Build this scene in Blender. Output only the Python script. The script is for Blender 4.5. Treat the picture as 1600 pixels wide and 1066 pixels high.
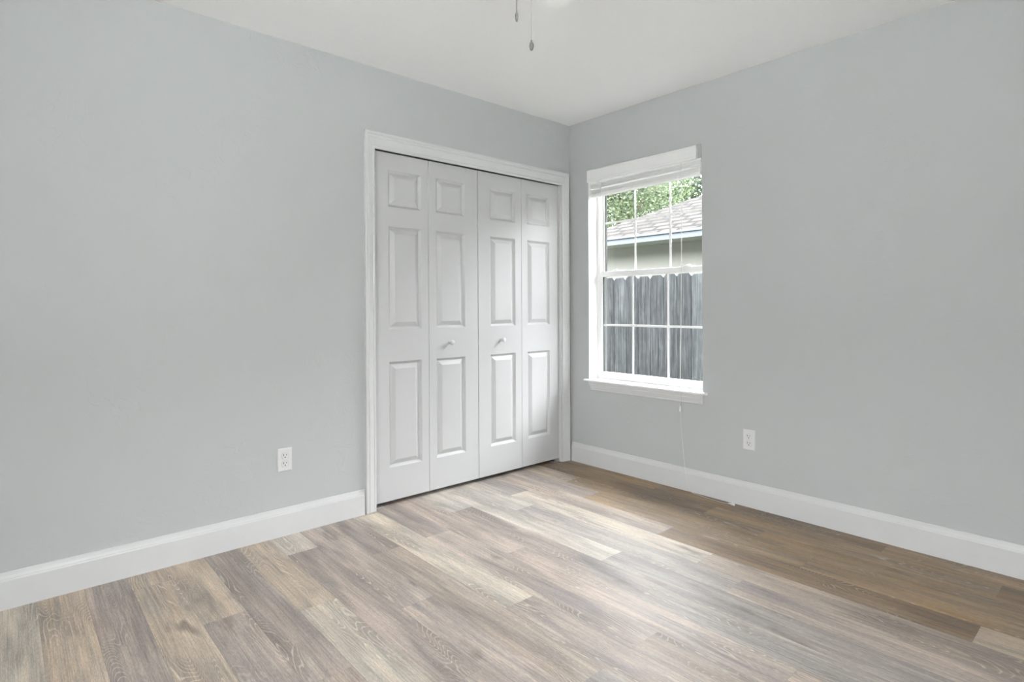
import bpy, bmesh, math, random
from mathutils import Vector, Matrix, Euler

for _o in list(bpy.data.objects):
    bpy.data.objects.remove(_o)
S = bpy.context.scene
COL = S.collection
random.seed(7)

# ------------------------------------------------------------------ camera
CAM = (-3.1002, -2.8567, 1.1128)
YAW, FPX, V0, ROLL = 0.7254, 895.73, 481.12, -0.0048
cd = bpy.data.cameras.new('camera')
cam = bpy.data.objects.new('camera', cd)
COL.objects.link(cam)
cd.sensor_width = 36.0
cd.sensor_fit = 'HORIZONTAL'
cd.lens = FPX * 36.0 / 1600.0
cd.shift_y = (V0 - 533.0) / 1600.0
cd.clip_start = 0.02
cd.clip_end = 300
_fw = Vector((math.sin(YAW), math.cos(YAW), 0))
_rt = Vector((math.cos(YAW), -math.sin(YAW), 0))
_up = Vector((0, 0, 1))
_r = _rt * math.cos(ROLL) + _up * math.sin(ROLL)
_u = _up * math.cos(ROLL) - _rt * math.sin(ROLL)
cam.matrix_world = Matrix(((_r.x, _u.x, -_fw.x, CAM[0]), (_r.y, _u.y, -_fw.y, CAM[1]),
                           (_r.z, _u.z, -_fw.z, CAM[2]), (0, 0, 0, 1)))
S.camera = cam

# ------------------------------------------------------------------ view
S.view_settings.view_transform = 'Standard'
S.view_settings.look = 'None'
S.view_settings.gamma = 1.0
S.view_settings.use_curve_mapping = False
S.view_settings.exposure = 1.12

# ------------------------------------------------------------------ sky
SKY = 20.0
W = bpy.data.worlds.new('overcast_sky')
S.world = W
W.use_nodes = True
nt = W.node_tree
nt.nodes.clear()
_tc = nt.nodes.new('ShaderNodeTexCoord')
_sx = nt.nodes.new('ShaderNodeSeparateXYZ')
_rp = nt.nodes.new('ShaderNodeValToRGB')
_bg = nt.nodes.new('ShaderNodeBackground')
_ow = nt.nodes.new('ShaderNodeOutputWorld')
nt.links.new(_tc.outputs['Generated'], _sx.inputs[0])
nt.links.new(_sx.outputs['Z'], _rp.inputs[0])
_rp.color_ramp.elements[0].position = 0.0
_rp.color_ramp.elements[0].color = (0.10, 0.10, 0.10, 1)
_rp.color_ramp.elements[1].position = 1.0
_rp.color_ramp.elements[1].color = (0.945, 0.98, 1.02, 1)
_e = _rp.color_ramp.elements.new(0.33)
_e.color = (0.54, 0.55, 0.557, 1)
nt.links.new(_rp.outputs[0], _bg.inputs[0])
_bg.inputs[1].default_value = SKY
nt.links.new(_bg.outputs[0], _ow.inputs[0])

# sampling portals in the window openings (they give off no light of their own)
for _n, _loc, _rot, _sx_, _sy_ in (('window_portal', (0.17, -0.6215, 1.338), (0, math.radians(90), 0), 1.50, 0.89),
                                   ('window_portal', (-2.60, -3.70, 1.35), (math.radians(90), 0, 0), 0.72, 1.72),
                                   ('window_portal', (-4.40, -2.725, 1.35), (0, math.radians(-90), 0), 1.72, 1.47)):
    _l = bpy.data.lights.new(_n, 'AREA')
    _l.shape = 'RECTANGLE'
    _l.size, _l.size_y = _sx_, _sy_
    _l.cycles.is_portal = True
    _o = bpy.data.objects.new(_n, _l)
    _o.location, _o.rotation_euler = _loc, _rot
    COL.objects.link(_o)

# ================================================================== helpers
H = 2.44
RX, RY = -4.25, -3.55        # far ends of the room behind the camera


def lin(r, g, b):
    f = lambda c: (c / 12.92 if c <= 0.04045 else ((c + 0.055) / 1.055) ** 2.4)
    return (f(r / 255), f(g / 255), f(b / 255), 1)


class NT:
    def __init__(self, name):
        self.m = bpy.data.materials.new(name)
        self.m.use_nodes = True
        self.t = self.m.node_tree
        self.t.nodes.clear()
        self.out = self.t.nodes.new('ShaderNodeOutputMaterial')

    def n(self, kind, **kw):
        nd = self.t.nodes.new(kind)
        for k, v in kw.items():
            if k.startswith('i_'):
                key = k[2:]
                key = int(key) if key.isdigit() else key.replace('_', ' ')
                nd.inputs[key].default_value = v
            else:
                setattr(nd, k, v)
        return nd

    def l(self, a, b):
        self.t.links.new(a, b)

    def math(self, op, a, b=None, clamp=False):
        nd = self.t.nodes.new('ShaderNodeMath')
        nd.operation = op
        nd.use_clamp = clamp
        for i, v in enumerate((a, b)):
            if v is None:
                continue
            if isinstance(v, (int, float)):
                nd.inputs[i].default_value = v
            else:
                self.l(v, nd.inputs[i])
        return nd.outputs[0]

    def mix(self, fac, a, b, blend='MIX'):
        nd = self.t.nodes.new('ShaderNodeMix')
        nd.data_type = 'RGBA'
        nd.blend_type = blend
        for i, v in ((0, fac), (6, a), (7, b)):
            if isinstance(v, (int, float)):
                nd.inputs[i].default_value = v
            elif isinstance(v, tuple):
                nd.inputs[i].default_value = v
            else:
                self.l(v, nd.inputs[i])
        return nd.outputs[2]

    def bsdf(self, **kw):
        b = self.n('ShaderNodeBsdfPrincipled', **kw)
        self.l(b.outputs[0], self.out.inputs[0])
        return b


def paint(name, col, rough=0.5, bump=0.0, scale=60.0, spec=0.5, dist=0.002, stretch=(1, 1, 1)):
    t = NT(name)
    b = t.bsdf(i_Roughness=rough)
    b.inputs['Base Color'].default_value = col
    b.inputs['Specular IOR Level'].default_value = spec
    tc = t.n('ShaderNodeTexCoord')
    mp = t.n('ShaderNodeMapping')
    mp.inputs['Scale'].default_value = stretch
    t.l(tc.outputs['Object'], mp.inputs[0])
    nz = t.n('ShaderNodeTexNoise', i_Scale=scale, i_Detail=3.0)
    t.l(mp.outputs[0], nz.inputs['Vector'])
    v = t.mix(0.5, col, col)
    hue = t.n('ShaderNodeHueSaturation')
    hue.inputs['Color'].default_value = col
    val = t.math('ADD', t.math('MULTIPLY', nz.outputs[0], 0.05), 0.975)
    t.l(val, hue.inputs['Value'])
    t.l(hue.outputs[0], b.inputs['Base Color'])
    if bump > 0:
        bp = t.n('ShaderNodeBump', i_Strength=bump, i_Distance=dist)
        t.l(nz.outputs[0], bp.inputs['Height'])
        t.l(bp.outputs[0], b.inputs['Normal'])
    return t.m


class MB:
    """collects shapes of one mesh"""

    def __init__(self):
        self.v, self.f, self.s = [], [], []

    def add(self, vs, fs, smooth=False):
        o = len(self.v)
        self.v += [tuple(p) for p in vs]
        self.f += [tuple(i + o for i in f) for f in fs]
        self.s += [smooth] * len(fs)
        return self

    def box(self, a, b):
        (x0, y0, z0), (x1, y1, z1) = [min(a[i], b[i]) for i in range(3)], [max(a[i], b[i]) for i in range(3)]
        vs = [(x0, y0, z0), (x1, y0, z0), (x1, y1, z0), (x0, y1, z0), (x0, y0, z1), (x1, y0, z1), (x1, y1, z1), (x0, y1, z1)]
        fs = [(0, 3, 2, 1), (4, 5, 6, 7), (0, 1, 5, 4), (1, 2, 6, 5), (2, 3, 7, 6), (3, 0, 4, 7)]
        return self.add(vs, fs)

    def bbox(self, a, b, w=0.002, seg=2):
        """box with rounded edges"""
        bm = bmesh.new()
        bmesh.ops.create_cube(bm, size=1)
        c = [(a[i] + b[i]) / 2 for i in range(3)]
        d = [abs(b[i] - a[i]) for i in range(3)]
        for v in bm.verts:
            v.co = Vector([v.co[i] * d[i] + c[i] for i in range(3)])
        bmesh.ops.bevel(bm, geom=bm.edges[:], offset=w, segments=seg, affect='EDGES', profile=0.5)
        return self.bm(bm)

    def bm(self, bm, smooth=False, mat=None):
        bm.verts.index_update()
        vs = [(mat @ v.co if mat else v.co.copy()) for v in bm.verts]
        fs = [[v.index for v in f.verts] for f in bm.faces]
        bm.free()
        return self.add(vs, fs, smooth)

    def sweep(self, rings, closed=True, cap=True, smooth=False):
        """rings: list of rings of equal length"""
        n = len(rings[0])
        vs = [p for r in rings for p in r]
        fs = []
        for i in range(len(rings) - 1):
            for j in range(n if closed else n - 1):
                k = (j + 1) % n
                fs.append((i * n + j, i * n + k, (i + 1) * n + k, (i + 1) * n + j))
        if cap and closed:
            fs.append(tuple(range(n - 1, -1, -1)))
            fs.append(tuple(range((len(rings) - 1) * n, len(rings) * n)))
        return self.add(vs, fs, smooth)

    def tube(self, pts, r, seg=8, smooth=True):
        pts = [Vector(p) for p in pts]
        rings = []
        up = Vector((0.31, 0.27, 0.91)).normalized()
        for i, p in enumerate(pts):
            t = (pts[min(i + 1, len(pts) - 1)] - pts[max(i - 1, 0)]).normalized()
            a = t.cross(up)
            if a.length < 1e-3:
                a = t.cross(Vector((1, 0, 0)))
            a.normalize()
            b = t.cross(a)
            rr = r[i] if isinstance(r, (list, tuple)) else r
            rings.append([p + a * math.cos(2 * math.pi * k / seg) * rr + b * math.sin(2 * math.pi * k / seg) * rr for k in range(seg)])
        return self.sweep(rings, smooth=smooth)

    def lathe(self, prof, c=(0, 0, 0), axis='z', seg=32, smooth=True, mat=None):
        """prof: (radius, height) list"""
        rings = []
        for r, h in prof:
            ring = []
            for k in range(seg):
                a = 2 * math.pi * k / seg
                p = {'z': (r * math.cos(a), r * math.sin(a), h), 'y': (r * math.cos(a), h, r * math.sin(a)),
                     'x': (h, r * math.cos(a), r * math.sin(a))}[axis]
                p = Vector(p)
                if mat:
                    p = mat @ p
                ring.append(p + Vector(c))
            rings.append(ring)
        return self.sweep(rings, smooth=smooth)

    def build(self, name, mat, parent=None, loc=None):
        me = bpy.data.meshes.new(name)
        v = self.v
        if loc is not None:
            v = [(p[0] - loc[0], p[1] - loc[1], p[2] - loc[2]) for p in v]
        me.from_pydata(v, [], self.f)
        bm = bmesh.new()
        bm.from_mesh(me)
        bmesh.ops.recalc_face_normals(bm, faces=bm.faces[:])
        bm.to_mesh(me)
        bm.free()
        for p, s in zip(me.polygons, self.s):
            p.use_smooth = s
        me.materials.append(mat)
        o = bpy.data.objects.new(name, me)
        COL.objects.link(o)
        if loc is not None:
            o.location = loc
        if parent is not None:
            o.parent = parent
        return o


def tag(o, label=None, cat=None, group=None, kind=None):
    for k, v in (('label', label), ('category', cat), ('group', group), ('kind', kind)):
        if v:
            o[k] = v
    return o


def empty(name, loc, label, cat, group=None, kind=None):
    o = bpy.data.objects.new(name, None)
    COL.objects.link(o)
    o.location = loc
    o.empty_display_size = 0.05
    return tag(o, label, cat, group, kind)


def rel(root, mb):
    """shift a builder's points into the frame of an unrotated parent"""
    L = root.location
    p = root.parent
    off = Vector(L)
    while p is not None:
        off += Vector(p.location)
        p = p.parent
    mb.v = [(v[0] - off.x, v[1] - off.y, v[2] - off.z) for v in mb.v]
    return mb


def part(root, name, mb, mat, label=None):
    o = rel(root, mb).build(name, mat, root)
    if label:
        o['label'] = label
    return o


# ================================================================== materials
def wall_material():
    t = NT('textured_wall_paint')
    b = t.bsdf(i_Roughness=0.62)
    b.inputs['Specular IOR Level'].default_value = 0.25
    b.inputs['Base Color'].default_value = (0.482, 0.496, 0.500, 1)
    tc = t.n('ShaderNodeTexCoord')
    # fine roller nap
    n1 = t.n('ShaderNodeTexNoise', i_Scale=220.0, i_Detail=2.0)
    # trowelled arcs: edges of a warped noise, kept only in patches
    n2 = t.n('ShaderNodeTexNoise', i_Scale=9.0, i_Detail=2.5, i_Distortion=1.6)
    n3 = t.n('ShaderNodeTexNoise', i_Scale=3.2, i_Detail=1.0)
    for n in (n1, n2, n3):
        t.l(tc.outputs['Object'], n.inputs['Vector'])
    edge = t.n('ShaderNodeMapRange', interpolation_type='SMOOTHSTEP')
    edge.inputs[1].default_value = 0.50
    edge.inputs[2].default_value = 0.535
    t.l(n2.outputs[0], edge.inputs[0])
    patch = t.n('ShaderNodeMapRange', interpolation_type='SMOOTHSTEP')
    patch.inputs[1].default_value = 0.44
    patch.inputs[2].default_value = 0.60
    t.l(n3.outputs[0], patch.inputs[0])
    h = t.math('MULTIPLY', edge.outputs[0], patch.outputs[0])
    h = t.math('ADD', t.math('MULTIPLY', h, 0.9), t.math('MULTIPLY', n1.outputs[0], 0.12))
    bp = t.n('ShaderNodeBump', i_Strength=0.22, i_Distance=0.0022)
    t.l(h, bp.inputs['Height'])
    t.l(bp.outputs[0], b.inputs['Normal'])
    return t.m


def floor_material():
    t = NT('vinyl_plank_oak')
    b = t.bsdf()
    at = t.n('ShaderNodeAttribute', attribute_name='plank_color')
    sd = t.n('ShaderNodeAttribute', attribute_name='plank_seed')
    tc = t.n('ShaderNodeTexCoord')
    sx = t.n('ShaderNodeSeparateXYZ')
    t.l(tc.outputs['Object'], sx.inputs[0])

    def coord(sx_, sy_, k):
        c = t.n('ShaderNodeCombineXYZ')
        t.l(t.math('MULTIPLY', sx.outputs[0], sx_), c.inputs[0])
        t.l(t.math('MULTIPLY', sx.outputs[1], sy_), c.inputs[1])
        t.l(t.math('MULTIPLY', sd.outputs['Fac'], k), c.inputs[2])
        return c.outputs[0]

    # broad colour streaks inside a plank
    st = t.n('ShaderNodeTexNoise', i_Scale=1.0, i_Detail=5.0, i_Roughness=0.62, i_Distortion=0.5)
    t.l(coord(17, 1.5, 37.0), st.inputs['Vector'])
    # cathedral rings
    rg = t.n('ShaderNodeTexNoise', i_Scale=1.0, i_Detail=1.5, i_Roughness=0.45, i_Distortion=0.25)
    t.l(coord(9.5, 1.3, 53.0), rg.inputs['Vector'])
    ring = t.math('FRACT', t.math('MULTIPLY', rg.outputs[0], 48.0))
    ring = t.math('ABSOLUTE', t.math('SUBTRACT', ring, 0.5))           # 0..0.5
    mk = t.n('ShaderNodeTexNoise', i_Scale=1.0, i_Detail=2.0)
    t.l(coord(8, 2.2, 71.0), mk.inputs['Vector'])
    mask = t.n('ShaderNodeMapRange', interpolation_type='SMOOTHSTEP')
    mask.inputs[1].default_value = 0.47
    mask.inputs[2].default_value = 0.63
    t.l(mk.outputs[0], mask.inputs[0])
    lim = t.n('ShaderNodeMapRange', interpolation_type='SMOOTHSTEP')
    lim.inputs[1].default_value = 0.34
    lim.inputs[2].default_value = 0.48
    t.l(ring, lim.inputs[0])
    # pores: very fine long fibres
    fb = t.n('ShaderNodeTexNoise', i_Scale=1.0, i_Detail=4.0, i_Roughness=0.65)
    t.l(coord(210, 4.5, 19.0), fb.inputs['Vector'])
    # knots and smudges
    kn = t.n('ShaderNodeTexNoise', i_Scale=1.0, i_Detail=2.0)
    t.l(coord(11, 4.0, 91.0), kn.inputs['Vector'])
    knot = t.n('ShaderNodeMapRange', interpolation_type='SMOOTHSTEP')
    knot.inputs[1].default_value = 0.63
    knot.inputs[2].default_value = 0.80
    t.l(kn.outputs[0], knot.inputs[0])

    zn = t.n('ShaderNodeTexNoise', i_Scale=1.0, i_Detail=2.0, i_Roughness=0.5, i_Distortion=0.6)
    t.l(coord(9, 1.7, 23.0), zn.inputs['Vector'])
    zone = t.n('ShaderNodeMapRange', interpolation_type='SMOOTHSTEP')
    zone.inputs[1].default_value = 0.40
    zone.inputs[2].default_value = 0.62
    t.l(zn.outputs[0], zone.inputs[0])
    light = t.mix(1.0, at.outputs['Color'], (1.20, 1.21, 1.21, 1), 'MULTIPLY')
    greyer = t.mix(1.0, at.outputs['Color'], (0.80, 0.82, 0.88, 1), 'MULTIPLY')
    base = t.mix(zone.outputs[0], at.outputs['Color'], light)
    z2 = t.n('ShaderNodeMapRange', interpolation_type='SMOOTHSTEP')
    z2.inputs[1].default_value = 0.42
    z2.inputs[2].default_value = 0.28
    t.l(zn.outputs[0], z2.inputs[0])
    base = t.mix(z2.outputs[0], base, greyer)
    s = t.n('ShaderNodeMapRange')
    s.inputs[1].default_value = 0.30
    s.inputs[2].default_value = 0.70
    s.inputs[3].default_value = 0.70
    s.inputs[4].default_value = 1.28
    t.l(st.outputs[0], s.inputs[0])
    hs = t.n('ShaderNodeHueSaturation')
    t.l(base, hs.inputs['Color'])
    t.l(s.outputs[0], hs.inputs['Value'])
    # greyer where the streak is dark, warmer where light
    t.l(t.math('ADD', t.math('MULTIPLY', st.outputs[0], 1.3), 0.35), hs.inputs['Saturation'])
    c = hs.outputs[0]
    c = t.mix(t.math('MULTIPLY', knot.outputs[0], 0.6), c, (0.135, 0.105, 0.085, 1))
    dark = t.math('MULTIPLY', t.math('MULTIPLY', t.math('SUBTRACT', 1.0, lim.outputs[0]), mask.outputs[0]), 0.34)
    c = t.mix(dark, c, (0.17, 0.138, 0.115, 1))
    wl = t.math('MULTIPLY', t.math('MULTIPLY', lim.outputs[0], mask.outputs[0]), 0.34)
    c = t.mix(wl, c, (0.66, 0.60, 0.54, 1))
    fbv = t.n('ShaderNodeMapRange')
    fbv.inputs[1].default_value = 0.25
    fbv.inputs[2].default_value = 0.75
    fbv.inputs[3].default_value = 0.70
    fbv.inputs[4].default_value = 1.30
    t.l(fb.outputs[0], fbv.inputs[0])
    sp = t.n('ShaderNodeTexNoise', i_Scale=1.0, i_Detail=3.0, i_Roughness=0.7)
    t.l(coord(420, 60.0, 7.0), sp.inputs['Vector'])
    spv = t.n('ShaderNodeMapRange')
    spv.inputs[1].default_value = 0.25
    spv.inputs[2].default_value = 0.75
    spv.inputs[3].default_value = 0.74
    spv.inputs[4].default_value = 1.26
    t.l(sp.outputs[0], spv.inputs[0])
    h2 = t.n('ShaderNodeHueSaturation')
    t.l(c, h2.inputs['Color'])
    t.l(t.math('MULTIPLY', fbv.outputs[0], spv.outputs[0]), h2.inputs['Value'])
    t.l(h2.outputs[0], b.inputs['Base Color'])
    b.inputs['Roughness'].default_value = 0.36
    b.inputs['Specular IOR Level'].default_value = 0.30
    t.l(t.math('ADD', t.math('MULTIPLY', fb.outputs[0], 0.16), 0.44), b.inputs['Roughness'])
    bp = t.n('ShaderNodeBump', i_Strength=0.12, i_Distance=0.0006)
    t.l(fb.outputs[0], bp.inputs['Height'])
    t.l(bp.outputs[0], b.inputs['Normal'])
    return t.m


def glass_material():
    t = NT('window_glass')
    tr = t.n('ShaderNodeBsdfTransparent')
    tr.inputs[0].default_value = (0.95, 0.955, 0.95, 1)
    gl = t.n('ShaderNodeBsdfGlossy', i_Roughness=0.02)
    lw = t.n('ShaderNodeLayerWeight', i_Blend=0.5)
    fr = t.math('ADD', t.math('MULTIPLY', t.math('POWER', lw.outputs['Facing'], 5.0), 0.96), 0.035)
    mx = t.n('ShaderNodeMixShader')
    t.l(fr, mx.inputs[0])
    t.l(tr.outputs[0], mx.inputs[1])
    t.l(gl.outputs[0], mx.inputs[2])
    t.l(mx.outputs[0], t.out.inputs[0])
    return t.m


def fence_material():
    t = NT('weathered_fence_wood')
    b = t.bsdf(i_Roughness=0.85)
    b.inputs['Specular IOR Level'].default_value = 0.1
    oi = t.n('ShaderNodeAttribute', attribute_name='board_seed')
    tc = t.n('ShaderNodeTexCoord')
    sx = t.n('ShaderNodeSeparateXYZ')
    t.l(tc.outputs['Object'], sx.inputs[0])

    def nz(ky, kz, ks, det=3.0):
        c = t.n('ShaderNodeCombineXYZ')
        t.l(t.math('MULTIPLY', sx.outputs[1], ky), c.inputs[0])
        t.l(t.math('MULTIPLY', sx.outputs[2], kz), c.inputs[1])
        t.l(t.math('MULTIPLY', oi.outputs['Fac'], ks), c.inputs[2])
        n = t.n('ShaderNodeTexNoise', i_Scale=1.0, i_Detail=det, i_Roughness=0.6, i_Distortion=0.5)
        t.l(c.outputs[0], n.inputs['Vector'])
        return n.outputs[0]
    g = t.math('ADD', t.math('MULTIPLY', nz(95, 2.2, 31, 4.0), 0.72), t.math('MULTIPLY', nz(22, 7.0, 17, 2.0), 0.28))
    r = t.n('ShaderNodeValToRGB')
    r.color_ramp.elements[0].position = 0.34
    r.color_ramp.elements[0].color = (0.0264, 0.0264, 0.0324, 1)
    r.color_ramp.elements[1].position = 0.66
    r.color_ramp.elements[1].color = (0.2400, 0.2340, 0.2580, 1)
    e = r.color_ramp.elements.new(0.5)
    e.color = (0.0984, 0.0972, 0.1104, 1)
    t.l(g, r.inputs[0])
    green = t.math('MULTIPLY', nz(6, 1.4, 11, 2.0), 0.55)
    c = t.mix(green, r.outputs[0], (0.0900, 0.1104, 0.0960, 1), 'MIX')
    vv = t.math('ADD', t.math('MULTIPLY', t.math('FRACT', t.math('MULTIPLY', oi.outputs['Fac'], 7.31)), 0.5), 0.75)
    hs = t.n('ShaderNodeHueSaturation')
    t.l(c, hs.inputs['Color'])
    t.l(vv, hs.inputs['Value'])
    t.l(hs.outputs[0], b.inputs['Base Color'])
    bp = t.n('ShaderNodeBump', i_Strength=0.5, i_Distance=0.004)
    t.l(g, bp.inputs['Height'])
    t.l(bp.outputs[0], b.inputs['Normal'])
    return t.m


def shingle_material():
    t = NT('asphalt_shingles')
    b = t.bsdf(i_Roughness=0.9)
    b.inputs['Specular IOR Level'].default_value = 0.1
    uv = t.n('ShaderNodeUVMap')
    br = t.n('ShaderNodeTexBrick', offset=0.5, offset_frequency=2, squash=1.0)
    br.inputs['Color1'].default_value = (0.0268, 0.0226, 0.0207, 1)
    br.inputs['Color2'].default_value = (0.0163, 0.0139, 0.0129, 1)
    br.inputs['Mortar'].default_value = (0.0048, 0.0042, 0.0040, 1)
    br.inputs['Scale'].default_value = 1.0
    br.inputs['Mortar Size'].default_value = 0.030
    br.inputs['Brick Width'].default_value = 0.30
    br.inputs['Row Height'].default_value = 0.165
    t.l(uv.outputs[0], br.inputs['Vector'])
    nz = t.n('ShaderNodeTexNoise', i_Scale=90.0)
    t.l(uv.outputs[0], nz.inputs['Vector'])
    c = t.mix(0.25, br.outputs['Color'], nz.outputs['Color'], 'OVERLAY')
    t.l(c, b.inputs['Base Color'])
    return t.m


def leaf_material(name, c0, c1):
    t = NT(name)
    b = t.bsdf(i_Roughness=0.5)
    b.inputs['Specular IOR Level'].default_value = 0.3
    g = t.n('ShaderNodeNewGeometry')
    r = t.n('ShaderNodeValToRGB')
    r.color_ramp.elements[0].color = c0
    r.color_ramp.elements[1].color = c1
    t.l(g.outputs['Random Per Island'], r.inputs[0])
    t.l(r.outputs[0], b.inputs['Base Color'])
    tl = t.n('ShaderNodeBsdfTranslucent')
    t.l(r.outputs[0], tl.inputs[0])
    mx = t.n('ShaderNodeMixShader')
    mx.inputs[0].default_value = 0.4
    t.l(b.outputs[0], mx.inputs[1])
    t.l(tl.outputs[0], mx.inputs[2])
    t.l(mx.outputs[0], t.out.inputs[0])
    return t.m


WALL = wall_material()
FLOOR = floor_material()
CEIL = paint('ceiling_paint', (0.87, 0.868, 0.865, 1), 0.8, 0.25, 120, 0.2, 0.001)
TRIM = paint('trim_paint', (0.625, 0.627, 0.630, 1), 0.35, 0.0, 30, 0.4)
DOOR = paint('door_paint', (0.545, 0.546, 0.552, 1), 0.42, 0.10, 40, 0.4, 0.0006, (9, 9, 0.7))
VINYL = paint('window_vinyl', (0.88, 0.88, 0.88, 1), 0.3, 0.0, 30, 0.5)
STOOL = paint('sill_paint', (0.86, 0.86, 0.86, 1), 0.35, 0.0, 30, 0.4)
BLIND = paint('blind_slats', (0.84, 0.835, 0.825, 1), 0.45, 0.0, 30, 0.4)
CORD = paint('blind_cord', (0.78, 0.78, 0.77, 1), 0.7)
PLATE = paint('outlet_plastic', (0.68, 0.68, 0.68, 1), 0.3, 0.0, 30, 0.5)
SLOT = paint('outlet_slot_dark', (0.03, 0.03, 0.03, 1), 0.6)
FANW = paint('fan_white', (0.97, 0.97, 0.96, 1), 0.2)
GREYM = paint('grey_metal', (0.20, 0.19, 0.18, 1), 0.4)
PEWTER = paint('pewter_pendant', (0.13, 0.125, 0.12, 1), 0.4)
FINE = paint('fine_chain', (0.30, 0.30, 0.29, 1), 0.5)
STEEL = paint('bracket_metal', (0.42, 0.42, 0.42, 1), 0.4)
SEAL = paint('dark_weather_seal', (0.06, 0.065, 0.065, 1), 0.6)
GLASS = glass_material()
FENCE = fence_material()
SHING = shingle_material()
FASCIA = paint('fascia_paint', (0.0720, 0.0876, 0.1056, 1), 0.5)
SIDING = paint('stucco_wall', (0.1950, 0.1950, 0.1815, 1), 0.8, 0.4, 40)
SOFFIT = paint('soffit_paint', (0.1800, 0.1875, 0.1875, 1), 0.7)
CREAM = paint('corner_trim', (0.2700, 0.2775, 0.2625, 1), 0.6)
DIRT = paint('garden_soil_grass', (0.075, 0.085, 0.05, 1), 0.95, 0.6, 12)
BOUNCE = paint('pale_bounce_slab', (0.78, 0.77, 0.76, 1), 0.8, 0.3, 30)  # pale so the added slab throws daylight up to the ceiling
BARK = paint('tree_bark', (0.10, 0.08, 0.06, 1), 0.9, 0.8, 20)
LEAF1 = leaf_material('leaf_green', (0.0144, 0.0312, 0.0144, 1), (0.0840, 0.1200, 0.0660, 1))
LEAF2 = leaf_material('leaf_pale_green', (0.0180, 0.0384, 0.0168, 1), (0.1320, 0.1620, 0.0900, 1))

# ================================================================== floor of planks
PITCH, E0, PL = 0.1437, -0.1355, 1.2193
JOINT = {0: -0.80, 1: -1.222, 2: -1.56, 3: -0.62, 4: -1.225, 5: -1.523, 6: -0.513, 7: -1.231, 8: -0.303, 9: -0.90,
         10: -0.496, 11: -1.250, 12: -0.500, 13: -0.993, 14: -0.250, 15: -0.757, 16: -1.19, 17: -0.62, 18: -0.16, 19: -0.95,
         20: -1.15, 21: -0.70}
# plank tones; the darker ones also carry shade along the window wall
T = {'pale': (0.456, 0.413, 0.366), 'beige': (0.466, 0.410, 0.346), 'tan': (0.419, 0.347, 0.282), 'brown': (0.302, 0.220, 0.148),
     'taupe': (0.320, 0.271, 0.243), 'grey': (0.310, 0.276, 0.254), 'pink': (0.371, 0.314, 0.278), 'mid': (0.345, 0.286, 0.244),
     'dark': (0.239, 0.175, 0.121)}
# tones from the closet wall outwards; first rows darkened for the window-wall shade
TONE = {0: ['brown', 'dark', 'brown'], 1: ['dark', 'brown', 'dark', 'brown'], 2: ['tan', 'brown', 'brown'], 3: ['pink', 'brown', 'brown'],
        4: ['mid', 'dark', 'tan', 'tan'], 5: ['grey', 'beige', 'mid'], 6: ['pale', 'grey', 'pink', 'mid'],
        7: ['pale', 'grey', 'mid', 'pink'], 8: ['pale', 'taupe', 'grey', 'pink'], 9: ['pink', 'pink', 'mid'],
        10: ['taupe', 'pink', 'mid', 'taupe'], 11: ['beige', 'pink', 'taupe', 'mid'], 12: ['taupe', 'mid', 'grey', 'pale'],
        13: ['pink', 'taupe', 'taupe'], 14: ['pale', 'taupe', 'pink', 'taupe'], 15: ['tan', 'beige', 'beige', 'taupe'],
        16: ['taupe', 'mid', 'taupe'], 17: ['tan', 'taupe', 'tan'], 18: ['tan', 'tan', 'mid', 'tan'],
        19: ['taupe', 'tan', 'beige'], 20: ['tan', 'brown', 'tan'], 21: ['beige', 'beige', 'tan']}
fv, ff, fc, fs = [], [], [], []


def plank(x0, x1, y0, y1, tone, seed):
    g = 0.00025
    o = len(fv)
    x0, x1, y0, y1 = x0 + g, x1 - g, y0 + g, y1 - g
    fv.extend([(x0, y0, 0), (x1, y0, 0), (x1, y1, 0), (x0, y1, 0)])
    ff.append((o, o + 1, o + 2, o + 3))
    fc.append(T[tone])
    fs.append(seed)


YTOP = 0.72
row = 0
x1 = 0.0
rnd = random.Random(3)
while x1 > RX:
    x0 = E0 - PITCH * row
    j = JOINT.get(row, -rnd.random() * PL)
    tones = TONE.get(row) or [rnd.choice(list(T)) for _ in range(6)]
    ys = [YTOP]
    y = j
    while y + PL < YTOP:
        y += PL
    while y > RY:
        ys.append(y)
        y -= PL
    ys.append(RY)
    k0 = sum(1 for q in ys[1:-1] if q > -0.06)
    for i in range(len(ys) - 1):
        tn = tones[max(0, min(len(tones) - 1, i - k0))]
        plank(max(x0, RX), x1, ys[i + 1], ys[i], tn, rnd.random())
    x1 = x0
    row += 1
# thin dark bed under the planks, seen only in the hairline joints
o = len(fv)
fv.extend([(RX, RY, -0.0006), (0, RY, -0.0006), (0, YTOP, -0.0006), (RX, YTOP, -0.0006), (RX, RY, -0.05), (0, RY, -0.05), (0, YTOP, -0.05), (RX, YTOP, -0.05)])
for f in ((0, 1, 2, 3), (7, 6, 5, 4), (0, 4, 5, 1), (1, 5, 6, 2), (2, 6, 7, 3), (3, 7, 4, 0)):
    ff.append(tuple(o + i for i in f))
    fc.append((0.16, 0.13, 0.11))
    fs.append(0.5)
me = bpy.data.meshes.new('floor')
me.from_pydata(fv, [], ff)
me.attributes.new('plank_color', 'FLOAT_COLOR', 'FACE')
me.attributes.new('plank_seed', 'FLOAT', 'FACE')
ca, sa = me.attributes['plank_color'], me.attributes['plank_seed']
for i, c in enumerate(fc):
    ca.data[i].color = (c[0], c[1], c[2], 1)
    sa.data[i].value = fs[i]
me.materials.append(FLOOR)
fo = bpy.data.objects.new('floor', me)
COL.objects.link(fo)
tag(fo, 'greige wood-look plank floor running towards the closet', 'floor', kind='structure')

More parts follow.
